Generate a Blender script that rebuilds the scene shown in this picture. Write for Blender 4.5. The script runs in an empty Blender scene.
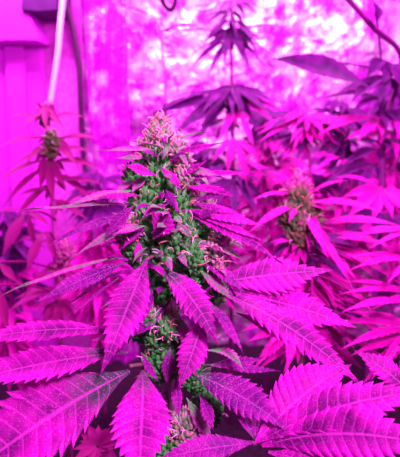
import bpy, bmesh, math, random
from mathutils import Vector, Matrix, noise

random.seed(7)
SC = bpy.context.scene
COL = SC.collection
# ------------------------------------------------------------------ camera
F = 440.0                                   # focal length in pixels of the 400x457 frame
CAM = Vector((0.0, 0.0, 1.15))
PITCH = math.radians(14)
cd = bpy.data.cameras.new('camera')
cd.sensor_fit = 'VERTICAL'
cd.sensor_height = 36.0
cd.lens = 36.0 * F / 457.0
cd.clip_start = 0.02
cam = bpy.data.objects.new('camera', cd)
COL.objects.link(cam)
cam.location = CAM
cam.rotation_euler = (math.pi / 2 - PITCH, 0, 0)
cd.dof.use_dof = True
cd.dof.focus_distance = 0.48
cd.dof.aperture_fstop = 6.3
SC.camera = cam
# ------------------------------------------------------------------ world, lamps, exposure
w = bpy.data.worlds.new('tent_glow')
SC.world = w
w.use_nodes = True
w.node_tree.nodes['Background'].inputs[0].default_value = (0.5, 0.05, 0.5, 1)
w.node_tree.nodes['Background'].inputs[1].default_value = 0.05
LED = (1.0, 0.25, 0.90)


def lamp(name, loc, target, sx, sy, power):
    ld = bpy.data.lights.new(name, 'AREA')
    ld.shape = 'RECTANGLE'
    ld.size, ld.size_y = sx, sy
    ld.energy = power
    ld.color = LED
    o = bpy.data.objects.new(name, ld)
    COL.objects.link(o)
    o.location = loc
    o.rotation_euler = (Vector(target) - Vector(loc)).to_track_quat('-Z', 'Y').to_euler()
    return o


lamp('grow_or_added_lamp', (0.36, -0.25, 1.80), (0.0, 0.55, 1.0), 0.25, 0.25, 29)
lamp('grow_or_added_lamp', (0.55, 1.05, 2.15), (0.35, 1.1, 0.0), 0.35, 0.35, 22)
lamp('grow_or_added_lamp', (-0.65, 1.35, 2.2), (-0.7, 2.1, 1.4), 0.4, 0.3, 42)  # unseen lamp, aimed at the left wall to brighten the boards
lamp('grow_or_added_lamp', (0.28, 1.72, 2.0), (0.28, 2.1, 1.6), 0.5, 0.2, 20)  # added unseen lamp, makes the white hot area high on the back foil
SC.view_settings.view_transform = 'Standard'
SC.view_settings.look = 'None'
SC.view_settings.gamma = 1
SC.view_settings.use_curve_mapping = False
SC.view_settings.exposure = 0.15

# ------------------------------------------------------------------ helpers
ROT = Matrix.Rotation(math.pi / 2 - PITCH, 3, 'X')
RIGHT = ROT @ Vector((1, 0, 0))
UPV = ROT @ Vector((0, 1, 0))
FWD = ROT @ Vector((0, 0, -1))


def P(px, py, d):
    """point seen at pixel px,py at distance d along the lens axis"""
    return CAM + ROT @ Vector(((px - 200.0) / F * d, -(py - 228.5) / F * d, -d))


def wallpt(px, py, y):
    r = P(px, py, 1.0) - CAM
    return CAM + r * (y / r.y)


def tag(o, label=None, cat=None, group=None, kind=None):
    if label: o['label'] = label
    if cat: o['category'] = cat
    if group: o['group'] = group
    if kind: o['kind'] = kind
    return o


def empty(name, loc):
    o = bpy.data.objects.new(name, None)
    o.empty_display_size = 0.05
    COL.objects.link(o)
    o.location = loc
    return o


WORLD = {}                                   # world position of every object's origin


def obj(name, verts, faces, mat, parent=None, origin=None, uvs=None, attr=None, smooth=True):
    origin = Vector(origin) if origin is not None else Vector((0, 0, 0))
    me = bpy.data.meshes.new(name)
    me.from_pydata([tuple(Vector(v) - origin) for v in verts], [], faces)
    if uvs is not None:
        ul = me.uv_layers.new(name='UVMap')
        for lp in me.loops:
            ul.data[lp.index].uv = uvs[lp.vertex_index]
    if attr is not None:
        a = me.attributes.new('tone', 'FLOAT', 'POINT')
        a.data.foreach_set('value', attr)
    for p in me.polygons:
        p.use_smooth = smooth
    me.materials.append(mat)
    me.update()
    o = bpy.data.objects.new(name, me)
    COL.objects.link(o)
    if parent is not None:
        o.parent = parent
        o.location = origin - WORLD.get(parent.name, parent.location)
    else:
        o.location = origin
    WORLD[o.name] = origin
    return o


def bez(p0, p1, p2, t):
    return p0 * (1 - t) ** 2 + p1 * 2 * t * (1 - t) + p2 * t * t


def dbez(p0, p1, p2, t):
    return (p1 - p0) * 2 * (1 - t) + (p2 - p1) * 2 * t


def tube(points, radii, n=8, caps=True):
    pts = [Vector(p) for p in points]
    vs, fs = [], []
    ref = None
    for i, p in enumerate(pts):
        a = pts[max(i - 1, 0)]
        b = pts[min(i + 1, len(pts) - 1)]
        T = (b - a).normalized()
        if ref is None:
            ref = T.orthogonal().normalized()
        ref = (ref - T * ref.dot(T)).normalized()
        B = T.cross(ref)
        r = radii[i] if hasattr(radii, '__len__') else radii
        for k in range(n):
            an = 2 * math.pi * k / n
            vs.append(p + (ref * math.cos(an) + B * math.sin(an)) * r)
    for i in range(len(pts) - 1):
        for k in range(n):
            fs.append((i * n + k, i * n + (k + 1) % n, (i + 1) * n + (k + 1) % n, (i + 1) * n + k))
    if caps:
        fs.append(tuple(range(n - 1, -1, -1)))
        fs.append(tuple((len(pts) - 1) * n + k for k in range(n)))
    return vs, fs


def smooth_path(pts, sub=6):
    """Catmull-Rom through the points"""
    pts = [Vector(p) for p in pts]
    out = []
    for i in range(len(pts) - 1):
        p0 = pts[max(i - 1, 0)]; p1 = pts[i]; p2 = pts[i + 1]; p3 = pts[min(i + 2, len(pts) - 1)]
        for k in range(sub):
            t = k / sub
            out.append(0.5 * ((2 * p1) + (p2 - p0) * t + (2 * p0 - 5 * p1 + 4 * p2 - p3) * t * t + (3 * p1 - p0 - 3 * p2 + p3) * t ** 3))
    out.append(pts[-1])
    return out


class MB:
    def __init__(s):
        s.v, s.f, s.uv, s.a = [], [], [], []

    def add(s, v, f, uv=None, a=0.0):
        n = len(s.v)
        s.v += v
        s.f += [tuple(i + n for i in q) for q in f]
        s.uv += uv if uv is not None else [(0.5, 0.5)] * len(v)
        s.a += a if isinstance(a, list) else [a] * len(v)

    def build(s, name, mat, parent=None, origin=None, smooth=True):
        return obj(name, s.v, s.f, mat, parent, origin, s.uv, s.a, smooth)


# ------------------------------------------------------------------ materials
def mat_new(name):
    m = bpy.data.materials.new(name)
    m.use_nodes = True
    nt = m.node_tree
    for n in list(nt.nodes):
        nt.nodes.remove(n)
    out = nt.nodes.new('ShaderNodeOutputMaterial')
    return m, nt, out


def N(nt, typ, **kw):
    n = nt.nodes.new(typ)
    for k, v in kw.items():
        if k == 'inp':
            for i, val in v.items():
                n.inputs[i].default_value = val
        else:
            setattr(n, k, v)
    return n


def ramp(nt, src, stops):
    r = nt.nodes.new('ShaderNodeValToRGB')
    el = r.color_ramp.elements
    while len(el) > 1:
        el.remove(el[0])
    el[0].position = stops[0][0]; el[0].color = stops[0][1]
    for p, c in stops[1:]:
        e = el.new(p); e.color = c
    nt.links.new(src, r.inputs[0])
    return r


def g(v):
    return (v, v, v, 1)


def mixc(nt, fac, a, b):
    m = nt.nodes.new('ShaderNodeMix')
    m.data_type = 'RGBA'
    for s, v in ((m.inputs[0], fac), (m.inputs[6], a), (m.inputs[7], b)):
        if hasattr(v, 'is_linked'):
            nt.links.new(v, s)
        else:
            s.default_value = v
    return m.outputs[2]


def math_n(nt, op, a, b=None, c=None):
    m = nt.nodes.new('ShaderNodeMath')
    m.operation = op
    for i, v in enumerate((a, b, c)):
        if v is None: continue
        if hasattr(v, 'is_linked'):
            nt.links.new(v, m.inputs[i])
        else:
            m.inputs[i].default_value = v
    return m.outputs[0]


def leaf_material(name, blade, blade2, vein, base_col, frost=0.25, transl=0.22, rough=0.5, veins=True):
    """blade colours mixed by noise, paler veins from the leaf's own UVs, base pigment near the petiole ('tone'), frost specks"""
    m, nt, out = mat_new(name)
    L = nt.links
    uv = N(nt, 'ShaderNodeUVMap', uv_map='UVMap')
    sep = N(nt, 'ShaderNodeSeparateXYZ')
    L.new(uv.outputs[0], sep.inputs[0])
    geo = N(nt, 'ShaderNodeNewGeometry')
    tone = N(nt, 'ShaderNodeAttribute', attribute_name='tone')
    nz = N(nt, 'ShaderNodeTexNoise', inp={'Scale': 30.0, 'Detail': 4.0})
    L.new(geo.outputs['Position'], nz.inputs['Vector'])
    mg = math_n(nt, 'ADD', nz.outputs[0], math_n(nt, 'MULTIPLY', math_n(nt, 'SUBTRACT', math_n(nt, 'ABSOLUTE', sep.outputs[0]), 0.5), 0.27))
    col = mixc(nt, ramp(nt, mg, [(0.33, g(0)), (0.68, g(1))]).outputs[0], blade, blade2)
    bz = math_n(nt, 'ADD', tone.outputs['Fac'], math_n(nt, 'MULTIPLY', math_n(nt, 'SUBTRACT', nz.outputs[0], 0.5), 0.9))
    col = mixc(nt, ramp(nt, bz, [(0.44, g(0)), (0.72, g(1))]).outputs[0], col, base_col)
    if veins:
        fr = math_n(nt, 'FRACT', sep.outputs[1])
        dv = math_n(nt, 'ABSOLUTE', math_n(nt, 'SUBTRACT', fr, 0.5))          # 0.5 on the vein
        v1 = ramp(nt, dv, [(0.42, g(0)), (0.49, g(0.75))]).outputs[0]
        au = math_n(nt, 'ABSOLUTE', sep.outputs[0])
        v2 = ramp(nt, au, [(0.015, g(1)), (0.07, g(0))]).outputs[0]
        vv = math_n(nt, 'MAXIMUM', v1, v2)
        col = mixc(nt, math_n(nt, 'MULTIPLY', vv, 0.55), col, vein)
    sp = N(nt, 'ShaderNodeTexNoise', inp={'Scale': 850.0, 'Detail': 1.0})
    L.new(geo.outputs['Position'], sp.inputs['Vector'])
    fz = ramp(nt, sp.outputs[0], [(0.60, g(0)), (0.68, g(1))]).outputs[0]
    if frost > 0:
        fa = math_n(nt, 'MULTIPLY', fz, math_n(nt, 'ADD', math_n(nt, 'MULTIPLY', tone.outputs['Fac'], frost * 1.2), frost * 0.5))
        col = mixc(nt, fa, col, (0.92, 0.62, 0.88, 1))
    b = N(nt, 'ShaderNodeBsdfPrincipled', inp={'Roughness': rough, 'Specular IOR Level': 0.14})
    L.new(col, b.inputs['Base Color'])
    bp = N(nt, 'ShaderNodeBump', inp={'Strength': 0.25, 'Distance': 0.001})
    L.new(sp.outputs[0], bp.inputs['Height'])
    L.new(bp.outputs[0], b.inputs['Normal'])
    tr = N(nt, 'ShaderNodeBsdfTranslucent')
    L.new(col, tr.inputs[0])
    mx = N(nt, 'ShaderNodeMixShader', inp={0: transl})
    L.new(b.outputs[0], mx.inputs[1]); L.new(tr.outputs[0], mx.inputs[2])
    L.new(mx.outputs[0], out.inputs[0])
    return m


def plain(name, c1, c2, scale=40.0, rough=0.6, metal=0.0, bump=0.0, bscale=120.0, lo=0.35, hi=0.65):
    m, nt, out = mat_new(name)
    L = nt.links
    geo = N(nt, 'ShaderNodeNewGeometry')
    nz = N(nt, 'ShaderNodeTexNoise', inp={'Scale': scale, 'Detail': 4.0})
    L.new(geo.outputs['Position'], nz.inputs['Vector'])
    col = mixc(nt, ramp(nt, nz.outputs[0], [(lo, g(0)), (hi, g(1))]).outputs[0], c1, c2)
    b = N(nt, 'ShaderNodeBsdfPrincipled', inp={'Roughness': rough, 'Metallic': metal, 'Specular IOR Level': 0.3})
    L.new(col, b.inputs['Base Color'])
    if bump > 0:
        n2 = N(nt, 'ShaderNodeTexNoise', inp={'Scale': bscale, 'Detail': 3.0})
        L.new(geo.outputs['Position'], n2.inputs['Vector'])
        bp = N(nt, 'ShaderNodeBump', inp={'Strength': bump, 'Distance': 0.01})
        L.new(n2.outputs[0], bp.inputs['Height'])
        L.new(bp.outputs[0], b.inputs['Normal'])
    L.new(b.outputs[0], out.inputs[0])
    return m


def c(r, gg, b):
    return (r, gg, b, 1)


M = {}
M['hero_leaf'] = leaf_material('frosted_purple_leaf', c(.17, .004, .17), c(.74, .007, .58), c(.90, .08, .76), c(.05, .12, .08), frost=0.30)
M['hero_dark'] = leaf_material('dark_frosted_leaf', c(.13, .006, .17), c(.40, .007, .36), c(.65, .09, .60), c(.03, .24, .06), frost=0.45)
M['hero_green'] = leaf_material('green_sugar_leaf', c(.07, .40, .09), c(.72, .02, .56), c(.6, .5, .5), c(.05, .85, .09), frost=0.45)
M['bg_pink'] = leaf_material('pink_leaf', c(.50, .007, .33), c(.78, .009, .54), c(.8, .1, .7), c(.30, .03, .22), frost=0.0, veins=False, transl=.12)
M['bg_red'] = leaf_material('rosy_leaf', c(.36, .012, .19), c(.33, .009, .23), c(.7, .1, .5), c(.22, .07, .11), frost=0.0, veins=False, transl=.12)
M['bg_purple'] = leaf_material('violet_leaf', c(.06, .004, .09), c(.17, .007, .20), c(.4, .05, .5), c(.06, .02, .08), frost=0.0, veins=False, transl=.12)
def calyx_material(name, c1, c2, scale, frost, lo=.35, hi=.65):
    m, nt, out = mat_new(name)
    L = nt.links
    geo = N(nt, 'ShaderNodeNewGeometry')
    nz = N(nt, 'ShaderNodeTexNoise', inp={'Scale': scale, 'Detail': 3.0})
    sp = N(nt, 'ShaderNodeTexNoise', inp={'Scale': 700.0, 'Detail': 1.0})
    L.new(geo.outputs['Position'], nz.inputs['Vector']); L.new(geo.outputs['Position'], sp.inputs['Vector'])
    col = mixc(nt, ramp(nt, nz.outputs[0], [(lo, g(0)), (hi, g(1))]).outputs[0], c1, c2)
    fa = math_n(nt, 'MULTIPLY', ramp(nt, sp.outputs[0], [(0.56, g(0)), (0.66, g(1))]).outputs[0], frost)
    col = mixc(nt, fa, col, c(.85, .60, .80))
    b = N(nt, 'ShaderNodeBsdfPrincipled', inp={'Roughness': 0.55, 'Specular IOR Level': 0.15})
    L.new(col, b.inputs['Base Color'])
    bp = N(nt, 'ShaderNodeBump', inp={'Strength': 0.4, 'Distance': 0.001})
    L.new(sp.outputs[0], bp.inputs['Height']); L.new(bp.outputs[0], b.inputs['Normal'])
    tr = N(nt, 'ShaderNodeBsdfTranslucent'); L.new(col, tr.inputs[0])
    mx = N(nt, 'ShaderNodeMixShader', inp={0: .2})
    L.new(b.outputs[0], mx.inputs[1]); L.new(tr.outputs[0], mx.inputs[2]); L.new(mx.outputs[0], out.inputs[0])
    return m


M['calyx'] = calyx_material('frosted_green_calyx', c(.02, .55, .04), c(.12, .95, .12), 110, .42)
M['calyx_pale'] = calyx_material('pale_pink_calyx', c(.14, .75, .14), c(.75, .48, .52), 150, .6, lo=.42, hi=.6)
M['calyx_bg'] = plain('distant_bud', c(.05, .26, .04), c(.30, .22, .12), 90, 0.6)
M['calyx_pinkbg'] = plain('distant_pink_bud', c(.50, .06, .36), c(.75, .22, .52), 110, 0.6)
M['pistil_orange'] = plain('orange_pistil', c(.90, .42, .30), c(.95, .60, .42), 200, 0.5)
M['pistil_white'] = plain('pale_pistil', c(.95, .72, .80), c(.97, .85, .85), 200, 0.5)
M['stem'] = plain('green_stem', c(.12, .22, .08), c(.3, .12, .2), 60, 0.5)
M['stem_purple'] = plain('violet_stem', c(.35, .02, .28), c(.22, .015, .25), 40, 0.5)
M['stem_pink'] = plain('rosy_stem', c(.55, .06, .38), c(.45, .05, .35), 60, 0.5)
M['soil'] = plain('dark_soil', c(.012, .006, .012), c(.04, .015, .035), 60, 0.9, bump=0.8, bscale=80)
M['panel'] = plain('white_panel', c(.84, .05, .86), c(.74, .04, .80), 6, 0.45)
M['sheet'] = plain('speckled_sheet', c(.74, .07, .70), c(.85, .16, .82), 50, 0.45, bump=0.3, bscale=60)
M['tent'] = plain('tent_cloth', c(.22, .012, .25), c(.28, .015, .30), 6, 0.5)
M['dark'] = plain('dark_plastic', c(.06, .005, .09), c(.09, .01, .13), 20, 0.5)
M['cable'] = plain('black_cable', c(.03, .004, .035), c(.05, .006, .05), 20, 0.5)
M['pole'] = plain('white_pole', c(.95, .78, .95), c(.9, .7, .9), 20, 0.35)


def foil_material(name, tint, pale, rough, metal, bscale, bstr, p0, p1):
    """crumpled plastic foil: saturated film, lamp highlights painted into its colour as pale patches"""
    m, nt, out = mat_new(name)
    L = nt.links
    geo = N(nt, 'ShaderNodeNewGeometry')
    nz = N(nt, 'ShaderNodeTexNoise', inp={'Scale': bscale, 'Detail': 5.0, 'Distortion': 1.2})
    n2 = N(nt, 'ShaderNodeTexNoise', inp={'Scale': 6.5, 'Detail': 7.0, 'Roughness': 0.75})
    for n_ in (nz, n2): L.new(geo.outputs['Position'], n_.inputs['Vector'])
    bp = N(nt, 'ShaderNodeBump', inp={'Strength': bstr, 'Distance': 0.03})
    L.new(nz.outputs[0], bp.inputs['Height'])
    b = N(nt, 'ShaderNodeBsdfPrincipled', inp={'Roughness': rough, 'Metallic': metal})
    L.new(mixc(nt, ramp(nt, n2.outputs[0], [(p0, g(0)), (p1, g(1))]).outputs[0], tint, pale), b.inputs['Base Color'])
    L.new(bp.outputs[0], b.inputs['Normal'])
    L.new(b.outputs[0], out.inputs[0])
    return m


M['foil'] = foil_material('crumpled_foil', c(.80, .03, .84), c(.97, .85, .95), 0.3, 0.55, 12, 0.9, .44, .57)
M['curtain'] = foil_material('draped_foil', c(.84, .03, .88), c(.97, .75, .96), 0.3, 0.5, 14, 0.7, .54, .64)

# ------------------------------------------------------------------ leaf builder
ENV = [(0, .06), (.06, .16), (.14, .42), (.25, .76), (.36, .96), (.43, 1.0), (.54, .93), (.65, .73), (.75, .47), (.84, .25), (.91, .12), (1, 0.0)]


def env(t):
    for (a, x), (b, y) in zip(ENV, ENV[1:]):
        if t <= b:
            k = (t - a) / (b - a)
            return x + (y - x) * k
    return 0.0


UC = (0.0, 0.3, 0.6, 0.85, 1.0)


def leaflet(mb, p0, p1, p2, half, facing, fold=0.25, teeth=14, sub=4, depth=0.3, roll=0.0, wave=0.0, tone0=0.9, tone1=0.45, cols=UC, curl=0.0):
    """one serrated blade along a quadratic curve; half = half width in metres"""
    length = sum((bez(p0, p1, p2, (i + 1) / 8) - bez(p0, p1, p2, i / 8)).length for i in range(8))
    slant = 0.55
    rows = []
    for k in range(teeth):
        for s in range(sub):
            ph = s / (sub - 1) if sub > 1 else 1.0
            ph = ph * 0.999
            rows.append(((k + ph * 0.985) / teeth, k, ph))
    rows = [(t * 0.985, k, ph) for t, k, ph in rows]
    rows.append((1.0, teeth, 0.0))
    vs, uv, at, fs = [], [], [], []
    nC = len(cols)
    seedv = Vector((p0.x * 7.1, p0.y * 5.3, p0.z * 9.7))
    for ri, (t, k, ph) in enumerate(rows):
        T = dbez(p0, p1, p2, t)
        if T.length < 1e-9: T = p2 - p0
        T.normalize()
        Nn = facing - T * facing.dot(T)
        if Nn.length < 1e-4: Nn = T.orthogonal()
        Nn.normalize()
        if roll: Nn = Matrix.Rotation(roll, 3, T) @ Nn
        S = T.cross(Nn)
        c0 = bez(p0, p1, p2, t)
        e = half * env(t)
        last = t > 0.93
        dp = depth * (0.0 if last else 1.0) * (1.0 if t > 0.12 else t / 0.12)
        mult = 1 - dp * (1 - ph)
        for side in (-1, 1):
            for ci, u in enumerate(cols):
                if side == 1 and ci == 0:
                    continue
                lat = e * min(u, mult * (0.985 if ci == nC - 2 and nC > 3 else 1.0)) if ci >= nC - 2 else e * u * (1.0 if nC > 3 else 0.3 + 0.7 * mult)
                fwd = slant * e * u * (1 - 0.55 * t) + (ph * 0.5 * length / teeth * dp * 2.2 if ci == nC - 1 else (ph * 0.2 * length / teeth * dp * 2 if ci == nC - 2 else 0))
                if nC == 3: fwd = slant * e * u * (1 - 0.55 * t)
                fwd = min(fwd, max(0.0, (1 - t)) * length * 0.9)
                hgt = abs(lat) * fold + e * (0.15 if nC > 3 else 0.03) * math.sin(math.pi * min(ph, 1)) * u * (1.15 - u) - curl * e * u * u
                q = c0 + T * fwd + S * (side * lat) + Nn * hgt
                if wave:
                    q += Nn * wave * u * noise.noise(q * 30 + seedv)
                vs.append(q)
                uv.append((side * u * 0.98, k + ph))
                at.append(tone0 + (tone1 - tone0) * 1.0 * min(1, t * 1.6 + 0.25 * u))
    W = 2 * nC - 1
    # order per row: side -1 cols 0..n-1, then side +1 cols 1..n-1
    for r in range(len(rows) - 1):
        a, b = r * W, (r + 1) * W
        for ci in range(nC - 1):
            fs.append((a + ci, a + ci + 1, b + ci + 1, b + ci))
        idx = [0] + list(range(nC, W))
        for ci in range(nC - 1):
            fs.append((a + idx[ci], b + idx[ci], b + idx[ci + 1], a + idx[ci + 1]))
    mb.add(vs, fs, uv, at)


def face_dir(a, b, cc=0.0):
    return (-FWD * a + Vector((0, 0, 1)) * b + RIGHT * cc).normalized()


# ------------------------------------------------------------------ room: tent walls and what hangs on them
def struct(name, vs, fs, mat, smooth=False):
    o = obj(name, vs, fs, mat, smooth=smooth)
    o['kind'] = 'structure'
    return o


def grid_sheet(x0, x1, z0, z1, y, nx, nz, fn):
    vs, fs = [], []
    for j in range(nz + 1):
        for i in range(nx + 1):
            x = x0 + (x1 - x0) * i / nx
            z = z0 + (z1 - z0) * j / nz
            vs.append(Vector((x, y + fn(x, z), z)))
    for j in range(nz):
        for i in range(nx):
            a = j * (nx + 1) + i
            fs.append((a, a + 1, a + nx + 2, a + nx + 1))
    return vs, fs


WY = 2.1
XL, XR, ZT = -1.25, 1.35, 2.3


def crumple(x, z):
    p = Vector((x * 5.0, 3.1, z * 3.2))
    return 0.045 * noise.noise(p) + 0.022 * noise.noise(p * 2.7) + 0.010 * noise.noise(p * 6.5)


vs, fs = grid_sheet(XL, XR, 0, ZT, WY, 140, 120, crumple)
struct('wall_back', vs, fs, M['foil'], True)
struct('floor', [(XL, -0.6, 0), (XR, -0.6, 0), (XR, WY + .1, 0), (XL, WY + .1, 0)], [(0, 1, 2, 3)], M['soil'])
struct('wall_left', [(XL, -0.6, 0), (XL, WY + .1, 0), (XL, WY + .1, ZT), (XL, -0.6, ZT)], [(0, 1, 2, 3)], M['tent'])
struct('wall_right', [(XR, -0.6, 0), (XR, WY + .1, 0), (XR, WY + .1, ZT), (XR, -0.6, ZT)], [(3, 2, 1, 0)], M['tent'])
struct('ceiling', [(XL, -0.6, ZT), (XR, -0.6, ZT), (XR, WY + .1, ZT), (XL, WY + .1, ZT)], [(3, 2, 1, 0)], M['tent'])


def slab(name, pxs, y, thick, mat, parent=None, bevel=0.006, floor=False):
    """board whose front face is the given pixel quad standing in the plane y"""
    pts = [wallpt(px, py, y) for px, py in pxs]
    if floor:
        for p in pts[2:]:
            p.z = 0.0
    bm = bmesh.new()
    f0 = [bm.verts.new(p) for p in pts]
    f1 = [bm.verts.new(p + Vector((0, thick, 0))) for p in pts]
    n = len(pts)
    bm.faces.new(f0)
    bm.faces.new(f1[::-1])
    for i in range(n):
        bm.faces.new((f0[i], f1[i], f1[(i + 1) % n], f0[(i + 1) % n]))
    bmesh.ops.recalc_face_normals(bm, faces=bm.faces)
    if bevel:
        bmesh.ops.bevel(bm, geom=list(bm.edges), offset=bevel, segments=2, affect='EDGES')
    bm.verts.index_update()
    vs = [v.co.copy() for v in bm.verts]
    fs = [tuple(v.index for v in f.verts) for f in bm.faces]
    bm.free()
    ctr = sum(pts, Vector()) / n
    if floor: ctr.z = 0
    return obj(name, vs, fs, mat, parent, ctr, smooth=False)


o = slab('wall_panel', [(-14, 43), (2.5, 43), (4, 240), (-14, 240)], 1.96, 0.03, M['panel'], floor=True)
tag(o, 'bright magenta wall board at the far left edge, against the tent wall', 'panel', 'boards below the wall box')
o = slab('wall_panel', [(3.4, 43), (22, 43), (29, 240), (4.5, 240)], 1.935, 0.03, M['panel'], floor=True)
tag(o, 'bright magenta middle board between two seams, below the pale wall box', 'panel', 'boards below the wall box')
o = slab('wall_panel', [(23, 43), (41, 43), (47, 240), (30, 240)], 1.965, 0.03, M['panel'], floor=True)
tag(o, 'bright magenta board nearest the white tube, below the dark wall box', 'panel', 'boards below the wall box')
o = slab('wall_box', [(-14, -30), (27, -30), (27, 10), (39, 39), (39, 41), (5, 41), (-14, 43)], 1.86, 0.22, M['panel'])
tag(o, 'large pale magenta box on the wall at the upper left', 'box')
o = slab('wall_box', [(23, -30), (60, -30), (58, 11), (40, 12.5), (20, 11)], 1.84, 0.2, M['dark'])
tag(o, 'dark purple box on the wall beside the top of the white tube', 'box')
# speckled sheet pinned between boards and cable
o = slab('wall_sheet', [(38, -30), (79, -30), (84, 240), (44, 240)], 2.0, 0.012, M['sheet'], bevel=0.0, floor=True)
tag(o, 'speckled pink sheet on the wall between the boards and the black cable', 'sheet')


def fold(x, z):
    return 0.022 * math.sin(x * 75 + 1.5 * noise.noise(Vector((x * 4, 0, z * 2)))) + 0.03 * noise.noise(Vector((x * 9, 1, z * 4)))


a = wallpt(84, 0, 1.95); b = wallpt(126, 0, 1.95)
vs, fs = grid_sheet(a.x, b.x, 0.0, 2.25, 1.93, 60, 90, fold)
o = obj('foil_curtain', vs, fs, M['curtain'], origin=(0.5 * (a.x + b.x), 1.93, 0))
tag(o, 'shiny magenta foil sheet hanging in folds right of the black cable', 'curtain')

q = wallpt(69, -45, 1.86); q.z = ZT
e_ = wallpt(50, 105, 1.80)
a_ = wallpt(63, 0, 1.84)
q = a_ + (a_ - e_) * ((ZT - a_.z) / (a_.z - e_.z))
pts = [q, a_, (a_ + e_) / 2 + Vector((.006, 0, 0)), e_]
vs, fs = tube(smooth_path(pts), 0.0105, 12)
tag(obj('hanging_tube', vs, fs, M['pole'], origin=q), 'thin white tube hanging from above down to the left plant', 'tube')
pts = [wallpt(62, -30, 1.9), wallpt(66, 4, 1.9), wallpt(73, 30, 1.89), wallpt(79, 65, 1.88), wallpt(81, 110, 1.86), wallpt(84, 160, 1.84), wallpt(93, 215, 1.8)]
q = pts[-1].copy(); q.z = 0.008; pts.append(q)
vs, fs = tube(smooth_path(pts), [0.009] * 6 + [0.0115] * 100, 10)
tag(obj('power_cable', vs, fs, M['cable'], origin=q), 'black cable hanging down the wall beside the foil curtain', 'cable')
pts = [wallpt(166, -40, 1.6), wallpt(160, -12, 1.6), wallpt(163, 2, 1.6), wallpt(169, 9.5, 1.6), wallpt(174, 6, 1.6), wallpt(176, -10, 1.6), wallpt(175, -40, 1.6)]
vs, fs = tube(smooth_path(pts), 0.009, 10)
tag(obj('cable_loop', vs, fs, M['cable'], origin=pts[0]), 'dark cable loop dangling at the top edge above the main bud', 'cable')

# ------------------------------------------------------------------ plants
def plant(name, root, label, group=None):
    o = empty(name, root)
    WORLD[o.name] = Vector(root)
    tag(o, label, 'plant', group)
    return o


def stem_part(pl, pts, r0, r1, mat, name='stem', n=9):
    sp = smooth_path(pts)
    vs, fs = tube(sp, [r0 + (r1 - r0) * i / (len(sp) - 1) for i in range(len(sp))], n)
    return obj(name, vs, fs, mat, pl, sp[0])


# ---- buds
def calyx(mb, pos, axis, length, width):
    axis = axis.normalized()
    x = axis.orthogonal().normalized()
    y = axis.cross(x)
    prof = ((0.0, .30), (.18, .78), (.42, 1.0), (.66, .72), (.86, .32))
    n = 7
    vs = []
    for h, r in prof:
        for k in range(n):
            an = 2 * math.pi * k / n
            vs.append(pos + axis * (h * length) + (x * math.cos(an) + y * math.sin(an)) * (r * width))
    vs.append(pos + axis * length)
    fs = []
    for i in range(len(prof) - 1):
        for k in range(n):
            fs.append((i * n + k, i * n + (k + 1) % n, (i + 1) * n + (k + 1) % n, (i + 1) * n + k))
    b = (len(prof) - 1) * n
    for k in range(n):
        fs.append((b + k, b + (k + 1) % n, len(vs) - 1))
    mb.add(vs, fs)


def pistil(mb, pos, d, length, r, rnd):
    side = d.orthogonal().normalized()
    side = Matrix.Rotation(rnd.uniform(0, 6.28), 3, d) @ side
    pts = [pos, pos + d * length * .4 + side * length * .05, pos + d * length * .75 + side * length * .25, pos + d * length * .9 + side * length * .6]
    vs, fs = tube(smooth_path(pts, 3), [r * (1 - 0.06 * i) for i in range(10)], 4)
    mb.add(vs, fs)


def bud(pl, px, py, d, rpx, rnd, mat='calyx', stretch=1.25, npis=14, pis=('pistil_orange', 'pistil_white'), size=1.0, dens=1.0):
    """cluster of teardrop calyxes round a core, with hair-like pistils as its sub-parts"""
    ctr = P(px, py, d)
    r = rpx * d / F
    cl = 0.0105 * size
    mb = MB()
    core_n = 10
    n = int(14 + dens * 0.85 * 4 * math.pi * r * r / (cl * cl * 0.30))
    n = min(n, 190)
    for i in range(n):
        zz = 1 - 2 * (i + .5) / n
        ph = i * 2.39996
        v = Vector((math.sqrt(1 - zz * zz) * math.cos(ph), math.sqrt(1 - zz * zz) * math.sin(ph), zz))
        v = (v + Vector((rnd.uniform(-.2, .2), rnd.uniform(-.2, .2), rnd.uniform(-.2, .2)))).normalized()
        ax = (v * 0.75 + Vector((0, 0, 0.75)) + Vector((rnd.uniform(-.5, .5), rnd.uniform(-.5, .5), rnd.uniform(-.5, .5)))).normalized()
        pos = ctr + Vector((v.x * r * .8, v.y * r * .8, v.z * r * stretch * .8)) - ax * cl * .5
        calyx(mb, pos, ax, cl * rnd.uniform(.8, 1.6), cl * rnd.uniform(.22, .36))
    # solid heart
    for k in range(1):
        calyx(mb, ctr - Vector((0, 0, r * stretch * .8)), Vector((0, 0, 1)), r * stretch * 1.7, r * .72)
    o = mb.build('flower_bud', M[mat], pl, ctr)
    for kind, share in zip(pis, (0.45, 0.55)):
        pb = MB()
        for i in range(int(npis * share + 0.5)):
            v = Vector((rnd.uniform(-1, 1), rnd.uniform(-1.2, .3), rnd.uniform(-.5, 1))).normalized()
            pos = ctr + Vector((v.x * r * .85, v.y * r * .85, v.z * r * stretch * .85))
            pistil(pb, pos, (v + Vector((0, 0, .6))).normalized(), 0.0115 * size * rnd.uniform(.7, 1.3), 0.0010 * size, rnd)
        if pb.v:
            pb.build('pistils', M[kind], o, ctr)['kind'] = 'stuff'
    return o


# ---- fan leaves of the main plant, every leaflet a sub-part
def hero_fan(pl, hub, stem_at, leaflets, mat='hero_leaf', pname='fan_leaf'):
    H = P(*hub)
    S = P(*stem_at)
    mid = (H + S) / 2 + Vector((0, 0, .006))
    sp = smooth_path([S, mid, H], 6)
    vs, fs = tube(sp, [0.0022] * len(sp), 7)
    fan = obj(pname, vs, fs, M['stem'], pl, H)
    for L in leaflets:
        one_leaflet(fan, L, H, mat, 'leaflet')
    return fan


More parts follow.
